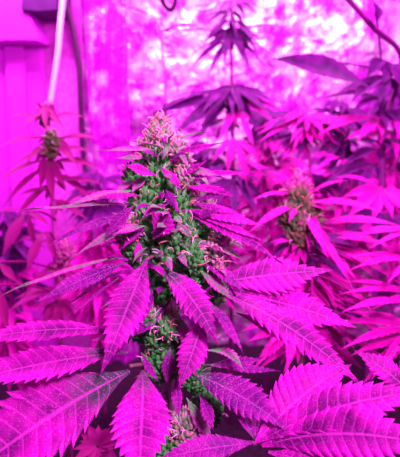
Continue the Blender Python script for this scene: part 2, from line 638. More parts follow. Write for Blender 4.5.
def one_leaflet(parent, L, H, mat, name):
    base = P(*L['b']) if 'b' in L else H
    tip = P(*L['t'])
    davg = 0.5 * ((base - CAM).dot(FWD) + (tip - CAM).dot(FWD))
    half = L['w'] * 0.5 * davg / F
    bow = L.get('bow', (0, 0, 0))
    ctrl = (base + tip) / 2 + (RIGHT * bow[0] - UPV * bow[1]) * davg / F + FWD * (bow[2] if len(bow) > 2 else 0)
    fc = face_dir(*L.get('f', (0.7, 0.6, 0.1)))
    mb = MB()
    leaflet(mb, base, ctrl, tip, half, fc, fold=L.get('fold', 0.22), teeth=L.get('n', 13), sub=5, depth=L.get('dp', 0.25),
            roll=math.radians(L.get('roll', 0)), wave=L.get('wave', 0.004), tone0=L.get('t0', 0.85), tone1=L.get('t1', 0.0), curl=L.get('curl', 0.1))
    return mb.build(name, M[L.get('m', mat)], parent, base)


D = 0.55
root = P(176, 400, D); root.z = 0.0
hero = plant('cannabis_plant', root, 'sharp frosted cannabis plant with a tall green bud in the middle front')
stem_part(hero, [root, P(178, 520, D), P(174, 400, D), P(168, 300, D), P(163, 200, D), P(160, 130, D)], 0.009, 0.003, M['stem'])
rh = random.Random(3)
for px, py, d, r, mt, np_ in [
    (161, 127, .548, 8, 'calyx_pale', 16), (158, 140, .545, 12, 'calyx_pale', 18), (168, 148, .54, 13, 'calyx_pale', 16),
    (148, 157, .545, 13, 'calyx', 16), (176, 160, .54, 15, 'calyx_pale', 18), (160, 165, .535, 14, 'calyx', 12),
    (139, 180, .54, 15, 'calyx', 8), (160, 186, .53, 17, 'calyx', 12), (184, 182, .535, 15, 'calyx', 14),
    (146, 205, .53, 18, 'calyx', 10), (176, 208, .525, 20, 'calyx', 12), (199, 207, .535, 14, 'calyx_pale', 14),
    (130, 232, .53, 15, 'calyx_pale', 16), (158, 232, .52, 20, 'calyx', 8), (188, 236, .52, 22, 'calyx', 10),
    (214, 240, .53, 15, 'calyx_pale', 18), (137, 252, .525, 14, 'calyx', 10), (174, 262, .515, 22, 'calyx', 10), (205, 265, .52, 20, 'calyx', 10),
    (190, 288, .525, 20, 'calyx', 6), (152, 290, .535, 18, 'calyx', 4), (212, 290, .53, 14, 'calyx', 6),
    (142, 325, .52, 15, 'calyx', 4), (158, 335, .51, 15, 'calyx', 6), (166, 322, .515, 13, 'calyx_pale', 12),
    (222, 240, .51, 10, 'calyx_pale', 14), (127, 230, .51, 10, 'calyx_pale', 14), (217, 263, .505, 9, 'calyx_pale', 10), (174, 148, .52, 7, 'calyx_pale', 8), (212, 252, .50, 8, 'calyx_pale', 8),
    (185, 178, .51, 8, 'calyx_pale', 10), (150, 320, .495, 8, 'calyx', 4), (168, 330, .49, 9, 'calyx', 10), (176, 236, .495, 10, 'calyx', 4), (192, 258, .49, 11, 'calyx', 4), (186, 226, .50, 9, 'calyx', 4),
    (160, 362, .52, 18, 'calyx', 4), (178, 350, .53, 16, 'calyx', 2), (184, 430, .50, 17, 'calyx_pale', 16), (170, 452, .50, 18, 'calyx', 6),
    (206, 410, .53, 16, 'calyx', 3), (195, 378, .54, 14, 'calyx', 2),
]:
    bud(hero, px, py, d, r * 1.08, rh, mt, npis=int(np_ * 1.6) + 4, size=.92)

# front pair: the two big drooping leaves and their side leaflets
hero_fan(hero, (147, 259, .485), (166, 262, D), [
    dict(t=(101, 374, .43), w=44, bow=(6, -16), n=15, f=(.75, .5, .2), fold=.12, t0=.6),
    dict(b=(152, 285, .50), t=(129, 333, .475), w=19, bow=(8, -2), n=9, m='hero_dark', f=(.7, .5, -.2)),
    dict(b=(128, 262, .49), t=(37, 302, .44), w=23, bow=(2, -6), n=14, m='hero_dark', f=(.55, .7, .0), fold=.15),
    dict(b=(122, 258, .50), t=(-4, 299, .46), w=7, bow=(-4, -10), n=13, m='hero_green', f=(.6, .8, 0)),
    dict(b=(122, 270, .51), t=(68, 304, .48), w=9, bow=(0, -4), n=9, m='hero_dark', f=(.2, .9, 0)),
    dict(b=(122, 276, .51), t=(69, 316, .48), w=7, bow=(0, -4), n=9, m='hero_dark', f=(.2, .9, 0)),
])
hero_fan(hero, (158, 266, .48), (168, 268, D), [
    dict(t=(219, 346, .44), w=34, bow=(8, -12), n=13, f=(.7, .6, .15), fold=.18, t0=.95),
    dict(b=(204, 312, .475), t=(178, 388, .44), w=32, bow=(4, 2), n=11, f=(.75, .5, .1), t0=.3),
    dict(b=(172, 300, .50), t=(128, 338, .475), w=14, bow=(-2, 8), n=9, m='hero_dark', f=(.6, .4, -.4)),
    dict(b=(205, 300, .49), t=(243, 355, .46), w=16, bow=(4, -6), n=10, m='hero_dark', f=(.5, .5, .5)),
])
# bottom left: broad leaf spreading towards the camera
hero_fan(hero, (130, 366, .47), (170, 372, D), [
    dict(b=(130, 371, .47), t=(-60, 496, .37), w=98, bow=(4, -16), n=14, f=(.6, .75, -.05), fold=.3, t0=1.0, t1=.15, dp=.3, wave=.003),
    dict(b=(128, 352, .48), t=(-56, 388, .40), w=56, bow=(0, -10), n=16, f=(.3, .95, -.1), fold=.15, t0=.85),
    dict(b=(118, 330, .49), t=(-50, 346, .43), w=32, bow=(0, -14), n=15, f=(.35, .9, 0), fold=.1, t0=.5),
    dict(b=(143, 370, .46), t=(138, 496, .36), w=64, bow=(2, -14), n=14, f=(.8, .6, 0), fold=.12, t0=.8, m='hero_leaf'),
])
# right: wide bright leaf reaching behind the bud towards the right
hero_fan(hero, (214, 288, .53), (176, 296, D), [
    dict(b=(216, 290, .53), t=(363, 389, .47), w=42, bow=(14, -14), n=17, f=(.5, .9, .0), fold=.12, t0=.75),
    dict(b=(212, 284, .54), t=(333, 270, .55), w=50, bow=(-4, -4), n=14, f=(.6, .9, .0), fold=.1, t0=.4),
    dict(b=(210, 288, .535), t=(357, 328, .52), w=52, bow=(4, -8), n=15, f=(.6, .9, .0), fold=.1, t0=.3),
    dict(b=(236, 312, .53), t=(309, 355, .49), w=20, bow=(6, -6), n=12, f=(.5, .8, .0), t0=.3),
])
# right of the bud, upper leaf with long thin leaflets
hero_fan(hero, (180, 211, .50), (168, 215, D), [
    dict(t=(266, 227, .47), w=19, bow=(2, -5), n=13, f=(.5, .8, .1), t0=.6),
    dict(t=(268, 245, .46), w=14, bow=(4, -8), n=12, f=(.5, .8, .1), t0=.5),
    dict(t=(283, 263, .45), w=17, bow=(2, -8), n=13, f=(.6, .7, .1), t0=.5),
    dict(b=(196, 240, .50), t=(246, 262, .48), w=12, bow=(2, -4), n=9, f=(.6, .7, .1), m='hero_green', t0=.6),
])
# lower right: dark violet leaf and its narrow side leaflets
hero_fan(hero, (188, 372, .49), (174, 378, D), [
    dict(t=(292, 434, .42), w=40, bow=(8, -10), n=14, m='hero_dark', f=(.65, .6, .2), fold=.2, t0=1.1),
    dict(b=(205, 364, .50), t=(264, 356, .49), w=15, bow=(2, 6), n=9, m='hero_dark', f=(.4, .9, 0), t0=.8),
    dict(b=(214, 366, .50), t=(281, 372, .47), w=13, bow=(2, -2), n=10, m='hero_dark', f=(.4, .9, 0), t0=.6),
    dict(b=(205, 350, .50), t=(244, 370, .47), w=16, bow=(6, -10), n=10, m='hero_green', f=(.4, .6, .6), t0=1.3),
    dict(b=(176, 376, .48), t=(179, 419, .45), w=12, bow=(-1, 0), n=8, m='hero_dark', f=(.8, .4, 0), t0=.3),
    dict(b=(200, 396, .48), t=(213, 431, .45), w=14, bow=(2, -2), n=8, m='hero_dark', f=(.8, .4, 0), t0=.5),
    dict(b=(186, 398, .49), t=(212, 440, .47), w=18, bow=(3, 2), n=8, m='hero_green', f=(.6, .4, -.5), t0=1.2),
])
# bottom right: broad fan leaf close to the camera
hero_fan(hero, (256, 443, .43), (176, 452, D), [
    dict(t=(352, 364, .46), w=60, bow=(-8, -12), n=15, f=(.6, .8, 0), fold=.08, t0=.3, curl=.05, dp=.14),
    dict(t=(440, 392, .40), w=50, bow=(0, -26), n=17, f=(.45, .9, 0), fold=.15, t0=.35),
    dict(b=(262, 446, .43), t=(450, 452, .36), w=58, bow=(0, -30), n=17, f=(.6, .8, -.1), fold=.2, t0=.3, roll=8),
    dict(b=(268, 452, .42), t=(400, 500, .36), w=44, bow=(0, -10), n=15, f=(.6, .8, 0), fold=.2, t0=.3),
    dict(t=(238, 382, .49), w=22, bow=(-8, 0), n=10, m='hero_dark', f=(.6, .7, .3), t0=.6),
    dict(t=(150, 462, .41), w=30, bow=(0, -6), n=13, m='hero_dark', f=(.5, .8, 0), t0=.3),
    dict(t=(262, 384, .50), w=18, bow=(-6, -6), n=10, m='hero_dark', f=(.6, .7, .0), t0=.4),
])
# upper left: thin leaflets seen nearly edge-on
hero_fan(hero, (134, 203, .51), (160, 208, D), [
    dict(b=(140, 190, .51), t=(62, 207, .48), w=14, bow=(0, -5), n=12, f=(.6, .8, 0), m='hero_green', t0=1.0),
    dict(t=(19, 211, .46), w=6, bow=(0, -3), n=15, f=(.6, .8, 0), m='hero_green', t0=.9),
    dict(b=(134, 214, .51), t=(47, 246, .46), w=16, bow=(0, -9), n=13, f=(.4, .85, 0), m='hero_dark', t0=.6),
    dict(b=(132, 226, .51), t=(76, 256, .48), w=14, bow=(0, -5), n=11, f=(.4, .85, 0), m='hero_green', t0=1.0),
    dict(b=(134, 206, .50), t=(104, 238, .48), w=18, bow=(2, -5), n=9, f=(.6, .7, 0), m='hero_dark', t0=.6),
])

# single sugar leaves between the buds
def sugar(b, t, w, bow=(0, 0), m='hero_green', f=(.6, .7, 0), n=8, t0=.8, **kw):
    H = P(*b)
    one_leaflet(hero, dict(b=b, t=t, w=w, bow=bow, f=f, n=n, t0=t0, **kw), H, m, 'sugar_leaf')


for a_ in [
    ((166, 153, .52), (226, 142, .485), 10, (2, 3), 'hero_leaf', (.75, .65, 0), 10, .2),
    ((158, 152, .52), (101, 150, .49), 9, (0, -2), 'hero_green', (.7, .7, 0), 10, .9),
    ((172, 176, .505), (206, 160, .49), 9, (2, 2), 'hero_leaf', (.7, .6, 0), 8, .2), ((150, 160, .515), (116, 158, .49), 9, (0, -2), 'hero_green', (.7, .7, 0), 8, .7),
    ((142, 196, .505), (92, 199, .48), 10, (0, -3), 'hero_leaf', (.7, .7, 0), 10, .6), ((190, 204, .50), (240, 214, .48), 11, (3, -3), 'hero_leaf', (.7, .7, 0), 10, .4),
    ((146, 226, .49), (112, 234, .475), 12, (0, -4), 'hero_green', (.7, .6, -.2), 8, .9), ((172, 222, .49), (192, 240, .475), 9, (3, -2), 'hero_green', (.7, .6, 0), 7, .7),
    ((160, 148, .53), (122, 140, .51), 7, (0, -2), 'hero_green', (.3, .9, 0), 8, .5),
    ((180, 178, .51), (254, 172, .48), 10, (2, -1), 'hero_leaf', (.7, .7, 0), 11, .4),
    ((182, 185, .51), (237, 198, .48), 12, (4, -3), 'hero_leaf', (.7, .7, 0), 10, .4),
    ((176, 166, .51), (226, 180, .49), 11, (2, -3), 'hero_green', (.7, .7, 0), 9, .8),
    ((156, 175, .505), (124, 165, .485), 16, (0, 2), 'hero_leaf', (.8, .6, 0), 8, .0),
    ((160, 166, .505), (182, 191, .485), 11, (1, -2), 'hero_leaf', (.7, .6, 0), 7, .3),
    ((168, 190, .51), (178, 214, .49), 7, (1, -1), 'hero_leaf', (.7, .6, 0), 7, .3),
    ((150, 176, .515), (132, 194, .50), 14, (-2, -2), 'hero_green', (.6, .6, -.3), 8, 1.2),
    ((168, 203, .49), (142, 219, .475), 11, (-1, -4), 'hero_leaf', (.6, .7, 0), 7, .3),
    ((153, 239, .485), (169, 210, .475), 28, (2, 0), 'hero_leaf', (.9, .4, 0), 7, .0),
    ((151, 233, .485), (180, 220, .475), 15, (2, 4), 'hero_leaf', (.9, .4, 0), 6, .0),
    ((138, 240, .505), (137, 263, .49), 10, (2, 0), 'hero_leaf', (.8, .4, 0), 7, .2),
    ((150, 222, .505), (122, 248, .49), 15, (-4, -2), 'hero_dark', (.6, .5, -.4), 8, 1.0),
    ((172, 246, .495), (214, 247, .49), 7, (0, -3), 'hero_green', (.4, .8, 0), 9, .9),
    ((200, 262, .50), (244, 292, .48), 18, (4, -4), 'hero_dark', (.5, .7, .3), 10, .6),
    ((198, 268, .50), (232, 300, .48), 16, (2, 0), 'hero_green', (.5, .6, .4), 9, 1.0),
    ((186, 190, .52), (212, 222, .50), 9, (4, -4), 'hero_green', (.6, .6, .3), 8, .9),
    ((164, 132, .54), (184, 142, .53), 6, (2, -3), 'hero_leaf', (.6, .7, 0), 6, .2),
    ((157, 134, .54), (138, 150, .53), 6, (-3, -3), 'hero_leaf', (.6, .7, 0), 6, .3),
    ((180, 160, .53), (197, 172, .51), 8, (2, -3), 'hero_leaf', (.6, .7, 0), 6, .4),
    ((140, 180, .525), (112, 196, .50), 12, (-2, -5), 'hero_green', (.5, .7, -.2), 8, 1.2),
    ((178, 315, .50), (186, 350, .48), 14, (4, 0), 'hero_green', (.6, .6, .2), 8, 1.1),
    ((170, 346, .50), (166, 384, .485), 15, (1, 0), 'hero_dark', (.8, .5, .2), 8, .9),
    ((142, 352, .49), (160, 382, .48), 9, (-4, 2), 'hero_dark', (.7, .5, -.3), 7, .3),
    ((128, 344, .50), (138, 312, .49), 13, (-3, 0), 'hero_dark', (.8, .4, -.3), 7, .8),
    ((138, 338, .49), (92, 340, .47), 16, (0, -6), 'hero_green', (.4, .8, 0), 9, 1.2),
    ((210, 256, .51), (250, 250, .50), 10, (0, -2), 'hero_leaf', (.5, .8, 0), 8, .4),
    ((196, 216, .515), (232, 232, .50), 10, (2, -3), 'hero_green', (.5, .8, 0), 8, .7),
]:
    sugar(*a_)
rs = random.Random(11)
for i in range(60):                                        # small frosted leaves all over the buds
    py = 138 + 165 * ((i * 0.6180) % 1.0)
    hw = 12 + (py - 130) * 0.42 if py < 240 else 52
    off = rs.uniform(-1, 1)
    px = 165 + (py - 130) * 0.08 + off * hw
    an = rs.uniform(-50, 50) + off * 80
    ln = rs.uniform(18, 34)
    dd = .484 + .05 * off * off + (.02 if py < 200 else 0)
    tip = (px + math.sin(math.radians(an)) * ln, py + rs.uniform(-.5, .8) * ln, dd - rs.uniform(.012, .03))
    mt = rs.choice(['hero_green', 'hero_green', 'hero_green', 'hero_green', 'hero_dark', 'hero_leaf'])
    sugar((px, py, dd), tip, rs.uniform(6.5, 11), (0, -4), mt, (.6, .6, off * .5), 8, rs.uniform(.7, 1.3) if mt == 'hero_green' else .4,
          t1=rs.uniform(.2, .6) if mt == 'hero_green' else 0.0, wave=.006)


# ---- blurred plants behind: each fan leaf one mesh
def fan_leaf(pl, hub, tip, w, mat, n=7, spread=1.9, droop=0.25, f=(.35, .9, 0), stem_at=None, rnd=random, fine=False):
    H = P(*hub)
    Tp = P(*tip)
    ax = Tp - H
    Ln = ax.length
    A = ax.normalized()
    fc = face_dir(*f)
    Nn = (fc - A * fc.dot(A)).normalized()
    mb = MB()
    davg = 0.5 * (hub[2] + tip[2])
    half = w * 0.5 * davg / F
    for i in range(n):
        s = 0.0 if n == 1 else (i / (n - 1) - .5) * 2
        an = s * spread * .5 * 1.15
        ll = Ln * (1 - 0.62 * abs(s) ** 1.5) * rnd.uniform(.9, 1.08)
        dv = Matrix.Rotation(an, 3, Nn) @ A
        t = H + dv * ll + Vector((0, 0, -droop * ll * (abs(s) * .6 + .1))) if n > 1 else Tp
        ctrl = (H + t) / 2 + Nn * ll * .10 + Vector((0, 0, .06 * ll))
        leaflet(mb, H, ctrl, t, half * (1 - .35 * abs(s)), fc, fold=.22, teeth=11 if fine else 9, sub=4 if fine else 3, depth=.24 if fine else .10, cols=(0, .45, .85, 1.0) if fine else (0, .5, 1.0), tone0=.8, tone1=.0)
    if stem_at is not None:
        S = P(*stem_at) if isinstance(stem_at, tuple) else stem_at
        sp = smooth_path([S, (S + H) / 2 + Vector((0, 0, .01)), H], 4)
        vs, fs = tube(sp, 0.0025, 6)
        mb.add(vs, fs)
    return mb.build('fan_leaf', M[mat], pl, H)


def bg_bud(pl, px, py, d, rpx, rnd, mat):
    return bud(pl, px, py, d, rpx, rnd, mat, stretch=1.4, npis=6, size=1.3, dens=.8, pis=('pistil_white', 'pistil_orange'))


rb = random.Random(5)
# left plant
d = 1.12
root = P(57, 300, d); root.z = 0
lp = plant('cannabis_plant', root, 'blurred rosy cannabis plant with a thin top at the left, under the white tube')
stem_part(lp, [root, P(58, 300, d), P(54, 220, d), P(50, 160, d), P(45, 108, d)], .007, .003, M['stem_pink'])
for q_ in [(46, 112, d, 5, 'calyx_pinkbg'), (44, 121, d, 5, 'calyx_bg'), (52, 141, d - .07, 8, 'calyx_bg'), (51, 151, d - .05, 7, 'calyx_bg'), (66, 252, d - .05, 9, 'calyx_pinkbg'), (60, 270, d, 9, 'calyx_pinkbg')]:
    bg_bud(lp, *q_[:4], rb, q_[4])
for hub, tip, wd, n, f, sp, dr in [
    ((45, 119, d), (3, 116, d - .06), 9, 3, (.6, .8, 0), .5, .15), ((48, 119, d), (88, 117, d - .06), 9, 3, (.6, .8, 0), .5, .15),
    ((45, 112, d - .02), (22, 128, d - .08), 7, 3, (.7, .6, 0), .7, .2), ((46, 112, d - .02), (66, 130, d - .08), 7, 3, (.7, .6, 0), .7, .2),
    ((46, 106, d - .01), (47, 132, d - .08), 7, 5, (.9, .3, 0), 1.4, .1), ((44, 112, d), (34, 100, d - .03), 5, 3, (.8, .5, 0), .9, .1), ((46, 112, d), (58, 104, d - .03), 5, 3, (.8, .5, 0), .9, .1),
    ((50, 138, d), (-2, 148, d - .1), 9, 3, (.6, .8, 0), .5, .1), ((54, 141, d), (104, 138, d - .04), 9, 3, (.6, .8, 0), .5, .15),
    ((50, 142, d - .03), (24, 166, d - .1), 9, 3, (.6, .6, 0), .9, .2), ((54, 142, d - .03), (80, 168, d - .1), 9, 3, (.6, .6, 0), .9, .2), ((48, 160, d), (-6, 184, d - .1), 9, 3, (.5, .9, 0), .6, .15),
    ((52, 162, d), (104, 168, d - .05), 12, 3, (.5, .8, 0), .6, .2), ((50, 165, d), (2, 208, d - .1), 9, 3, (.6, .8, 0), .5, .2),
    ((49, 160, d - .04), (54, 204, d - .08), 10, 5, (.9, .4, 0), 1.3, .1), ((46, 150, d - .03), (40, 192, d - .07), 8, 3, (.9, .4, 0), 1.0, .1),
    ((53, 150, d - .02), (8, 168, d - .1), 8, 3, (.6, .7, 0), .7, .15), ((54, 152, d - .02), (98, 152, d - .1), 8, 3, (.6, .7, 0), .6, .15), ((56, 182, d - .02), (104, 184, d - .1), 8, 3, (.6, .7, 0), .7, .2), ((54, 190, d), (14, 196, d - .08), 8, 3, (.6, .7, 0), .7, .2), ((58, 175, d), (94, 200, d - .05), 9, 3, (.6, .8, 0), .7, .2), ((55, 200, d), (92, 222, d), 9, 3, (.6, .8, 0), .8, .3), ((52, 184, d), (12, 222, d - .08), 9, 3, (.6, .7, 0), .7, .2),
    ((26, 212, d - .12), (2, 258, d - .16), 13, 1, (.9, .3, .2), 0, 0), ((26, 212, d - .12), (-6, 214, d - .2), 8, 1, (.4, .8, 0), 0, 0),
    ((26, 212, d - .12), (50, 226, d - .1), 8, 1, (.5, .7, 0), 0, 0), ((28, 212, d - .12), (36, 250, d - .1), 7, 1, (.8, .4, 0), 0, 0),
    ((44, 233, d - .1), (26, 274, d - .14), 11, 1, (.9, .3, .1), 0, 0), ((46, 233, d - .1), (58, 262, d - .1), 8, 1, (.8, .4, 0), 0, 0),
    ((-2, 262, d - .2), (18, 284, d - .2), 9, 1, (.7, .6, 0), 0, 0), ((-4, 285, d - .25), (10, 332, d - .28), 14, 1, (.9, .4, 0), 0, 0),
    ((58, 240, d), (104, 226, d), 7, 3, (.3, .9, 0), .7, .2), ((60, 262, d), (20, 300, d - .05), 10, 3, (.4, .9, 0), 1.2, .2),
    ((60, 265, d), (90, 300, d - .05), 10, 3, (.5, .8, 0), 1.2, .2), ((58, 290, d), (10, 310, d - .1), 12, 5, (.3, 1, 0), 1.6, .2),
    ((58, 300, d), (60, 345, d - .1), 12, 5, (.7, .7, 0), 1.6, .2), ((58, 236, d), (8, 244, d), 7, 3, (.3, .9, 0), .7, .2), ((60, 206, d), (104, 190, d), 7, 3, (.3, .9, 0), .7, .2),
]:
    fan_leaf(lp, hub, tip, wd, 'bg_red', n, sp, dr, f, stem_at=(56 if hub[1] > 200 else 50, hub[1] + 8, d), rnd=rb)

# tall plant behind the bud
d = 1.55
root = P(232, 260, d); root.z = 0
tp = plant('cannabis_plant', root, 'tall dark violet cannabis plant against the bright foil, behind the main bud')
stem_part(tp, [root, P(233, 190, d), P(232, 90, d), P(231, 40, d), P(233, -30, d)], .008, .005, M['stem_pink'])
for hub, tip, wd, n, f, sp, dr, mt in [
    ((228, 38, d), (196, 62, d - .08), 6, 7, (.3, .9, 0), 2.3, .3, 'bg_purple'), ((228, 36, d), (160, 32, d - .05), 9, 3, (.2, 1, 0), .6, .25, 'bg_purple'),
    ((232, 36, d), (292, 24, d), 8, 3, (.2, 1, 0), .5, .2, 'bg_purple'), ((233, 38, d), (282, 62, d - .05), 8, 3, (.3, 1, 0), .6, .3, 'bg_purple'),
    ((228, 30, d - .02), (224, 66, d - .1), 9, 7, (.9, .3, 0), 2.3, .1, 'bg_purple'), ((236, 28, d - .02), (243, 64, d - .08), 7, 7, (.9, .3, 0), 2.3, .1, 'bg_purple'),
    ((229, 36, d), (162, 35, d - .15), 7, 3, (.6, .8, 0), .5, .15, 'bg_purple'), ((230, 34, d), (294, 28, d - .1), 7, 3, (.6, .8, 0), .5, .15, 'bg_purple'),
    ((228, 40, d), (190, 70, d - .1), 8, 1, (.6, .8, 0), 0, 0, 'bg_purple'), ((229, 42, d), (207, 78, d - .12), 8, 1, (.8, .5, 0), 0, 0, 'bg_purple'),
    ((234, 40, d), (266, 70, d - .1), 8, 1, (.6, .8, 0), 0, 0, 'bg_purple'), ((234, 42, d), (252, 76, d - .12), 8, 1, (.8, .5, 0), 0, 0, 'bg_purple'),
    ((231, 20, d), (204, 44, d - .1), 9, 3, (.7, .6, 0), .8, .2, 'bg_purple'), ((233, 20, d), (258, 46, d - .1), 9, 3, (.7, .6, 0), .8, .2, 'bg_purple'),
    ((231, 10, d), (180, 8, d - .1), 5, 7, (.3, 1, 0), 2.3, .3, 'bg_purple'), ((231, 8, d), (268, 2, d - .1), 5, 7, (.3, 1, 0), 2.3, .3, 'bg_purple'),
    ((230, 12, d), (215, 34, d - .1), 6, 7, (.7, .6, 0), 2.3, .2, 'bg_purple'), ((234, 0, d), (246, 22, d - .1), 6, 7, (.7, .6, 0), 2.3, .2, 'bg_purple'),
    ((230, 92, d), (162, 110, d - .15), 9, 7, (.3, 1, 0), 2.3, .25, 'bg_purple'), ((222, 100, d - .02), (148, 117, d - .16), 15, 1, (.9, .35, 0), 0, 0, 'bg_purple'), ((222, 104, d - .02), (172, 138, d - .16), 14, 1, (.9, .35, 0), 0, 0, 'bg_purple'), ((232, 90, d - .02), (206, 118, d - .16), 9, 7, (.7, .7, 0), 2.0, .2, 'bg_purple'), ((234, 90, d - .02), (266, 112, d - .16), 9, 7, (.7, .7, 0), 2.0, .2, 'bg_purple'), ((232, 86, d), (240, 112, d - .16), 9, 7, (.8, .6, 0), 2.2, .2, 'bg_purple'), ((233, 98, d), (286, 132, d - .16), 10, 5, (.6, .7, 0), 1.6, .2, 'bg_pink'), ((232, 100, d), (190, 150, d - .16), 10, 5, (.6, .7, 0), 1.6, .2, 'bg_purple'), ((234, 92, d), (302, 112, d - .1), 7, 7, (.3, 1, 0), 2.3, .25, 'bg_purple'),
    ((232, 95, d), (198, 132, d - .15), 9, 7, (.5, .8, 0), 2.3, .25, 'bg_purple'), ((232, 92, d), (262, 140, d - .15), 9, 7, (.6, .8, 0), 2.3, .25, 'bg_purple'),
    ((238, 112, d - .1), (254, 148, d - .16), 8, 3, (.9, .3, 0), 1.0, .1, 'bg_pink'), ((236, 112, d - .1), (217, 142, d - .16), 7, 3, (.8, .4, 0), .8, .1, 'bg_pink'),
    ((233, 139, d - .2), (226, 178, d - .25), 8, 3, (.9, .3, 0), .9, .1, 'bg_pink'), ((236, 140, d - .2), (249, 194, d - .27), 8, 3, (.9, .3, 0), .8, .1, 'bg_pink'),
    ((236, 140, d - .2), (264, 164, d - .25), 7, 3, (.8, .4, 0), .8, .2, 'bg_pink'), ((231, 140, d - .2), (212, 162, d - .25), 7, 3, (.8, .4, 0), .8, .2, 'bg_pink'),
    ((240, 160, d - .2), (292, 192, d - .3), 9, 3, (.5, .8, 0), .6, .2, 'bg_pink'), ((228, 165, d - .2), (196, 186, d - .3), 10, 3, (.5, .8, 0), .7, .2, 'bg_purple'),
    ((234, 180, d - .2), (234, 228, d - .35), 10, 7, (.8, .6, 0), 2.3, .2, 'bg_purple'), ((238, 175, d - .2), (282, 172, d - .3), 6, 7, (.4, .9, 0), 2.3, .3, 'bg_purple'),
    ((230, 120, d), (186, 142, d - .1), 7, 7, (.4, .9, 0), 2.3, .3, 'bg_purple'),
]:
    fan_leaf(tp, hub, tip, wd, mt, n, sp, dr, f, stem_at=(232, hub[1] + 4, d), rnd=rb)

# thin seedling-like shoot left of it
d = 1.7
root = P(166, 220, d); root.z = 0
sh = plant('cannabis_plant', root, 'thin pink cannabis shoot with one dark leaf, in front of the crumpled foil')
stem_part(sh, [root, P(166, 110, d), P(163, 60, d), P(159, 24, d)], .006, .004, M['stem_pink'])
for hub, tip, wd, n, f, sp, dr, mt in [
    ((160, 24, d), (116, 6, d - .1), 7, 1, (.7, .7, 0), .4, .1, 'bg_pink'), ((160, 32, d), (202, 28, d - .1), 9, 3, (.7, .7, 0), .35, .1, 'bg_purple'),
    ((165, 105, d - .1), (210, 99, d - .2), 14, 3, (.3, 1, 0), .5, .2, 'bg_purple'), ((166, 108, d - .1), (146, 124, d - .2), 8, 3, (.4, .9, 0), .6, .2, 'bg_purple'),
]:
    fan_leaf(sh, hub, tip, wd, mt, n, sp, dr, f, stem_at=(163, hub[1] + 2, d), rnd=rb)

# plant with a bud on the right
d = 0.92
root = P(303, 330, d); root.z = 0
rp = plant('cannabis_plant', root, 'bright magenta cannabis plant with a stubby blurred bud, right of the main plant')
stem_part(rp, [root, P(303, 330, d), P(301, 250, d), P(298, 180, d)], .008, .003, M['stem'])
for q_ in [(297, 180, d, 5, 'calyx_pinkbg'), (304, 188, d, 6, 'calyx_pinkbg'), (290, 190, d, 6, 'calyx_pinkbg'), (300, 203, d - .04, 12, 'calyx_bg'), (289, 216, d - .05, 11, 'calyx_bg'), (311, 218, d - .05, 12, 'calyx_bg'), (299, 234, d - .06, 14, 'calyx_bg'),
           (352, 287, d, 9, 'calyx_pinkbg'), (360, 296, d, 8, 'calyx_pinkbg')]:
    bg_bud(rp, *q_[:4], rb, q_[4])
for hub, tip, wd, n, f, sp, dr in [
    ((304, 204, d - .05), (394, 214, d - .14), 15, 3, (.4, .9, 0), .35, .1), ((298, 206, d - .05), (246, 234, d - .14), 11, 3, (.5, .8, 0), .6, .1),
    ((302, 212, d - .05), (330, 262, d - .15), 11, 3, (.7, .6, 0), .8, .1), ((306, 222, d - .05), (352, 288, d - .16), 10, 3, (.7, .7, 0), .7, .1),
    ((296, 196, d), (250, 200, d - .08), 9, 3, (.3, .9, 0), .8, .2), ((306, 196, d), (352, 178, d - .04), 9, 3, (.3, .9, 0), .8, .2),
    ((298, 190, d), (268, 170, d), 8, 3, (.4, .9, 0), .8, .2), ((310, 238, d), (402, 248, d - .1), 18, 3, (.4, .9, 0), .6, .1),
    ((312, 242, d), (396, 282, d - .12), 15, 5, (.5, .9, 0), 1.0, .1), ((300, 246, d - .05), (278, 292, d - .12), 14, 3, (.8, .6, 0), 1.0, .1),
    ((308, 256, d), (376, 316, d - .12), 15, 5, (.6, .8, 0), 1.2, .1), ((306, 262, d), (324, 326, d - .1), 16, 5, (.8, .6, 0), 1.4, .1),
    ((310, 226, d), (404, 226, d - .06), 15, 3, (.4, .9, 0), .4, .1), ((300, 268, d), (256, 300, d - .08), 16, 5, (.5, .8, 0), 1.2, .1),
    ((310, 300, d), (392, 340, d - .1), 18, 5, (.5, .9, 0), 1.4, .15), ((306, 300, d), (270, 352, d - .1), 18, 5, (.6, .8, 0), 1.5, .15),
    ((290, 322, d - .1), (238, 332, d - .2), 13, 5, (.6, .8, 0), 1.2, .1), ((292, 330, d - .1), (256, 366, d - .2), 14, 5, (.7, .7, 0), 1.4, .1),
    ((310, 310, d), (330, 366, d - .1), 18, 5, (.7, .8, 0), 1.6, .15), ((300, 200, d), (322, 232, d - .1), 8, 3, (.8, .5, 0), .8, .1),
]:
    fan_leaf(rp, hub, tip, wd, 'bg_pink', n, sp, dr, f, stem_at=(301, hub[1] + 6, d), rnd=rb, fine=True)
for i in range(34):                                        # the many narrow leaves below the bud
    py = 236 + 110 * i / 33
    sd = 1 if i % 3 else -1
    tx = 303 + sd * rb.uniform(22, 95 if sd > 0 else 50)
    fan_leaf(rp, (302 + sd * 5, py, d - .03), (tx, py + rb.uniform(-6, 38), d - rb.uniform(.02, .14)), rb.uniform(7, 11), rb.choice(['bg_pink', 'bg_pink', 'bg_purple']), 5, rb.uniform(.8, 1.7), .12,
             (rb.uniform(.3, .7), .8, 0), stem_at=(302, py + 5, d), rnd=rb, fine=True)
d = 0.92

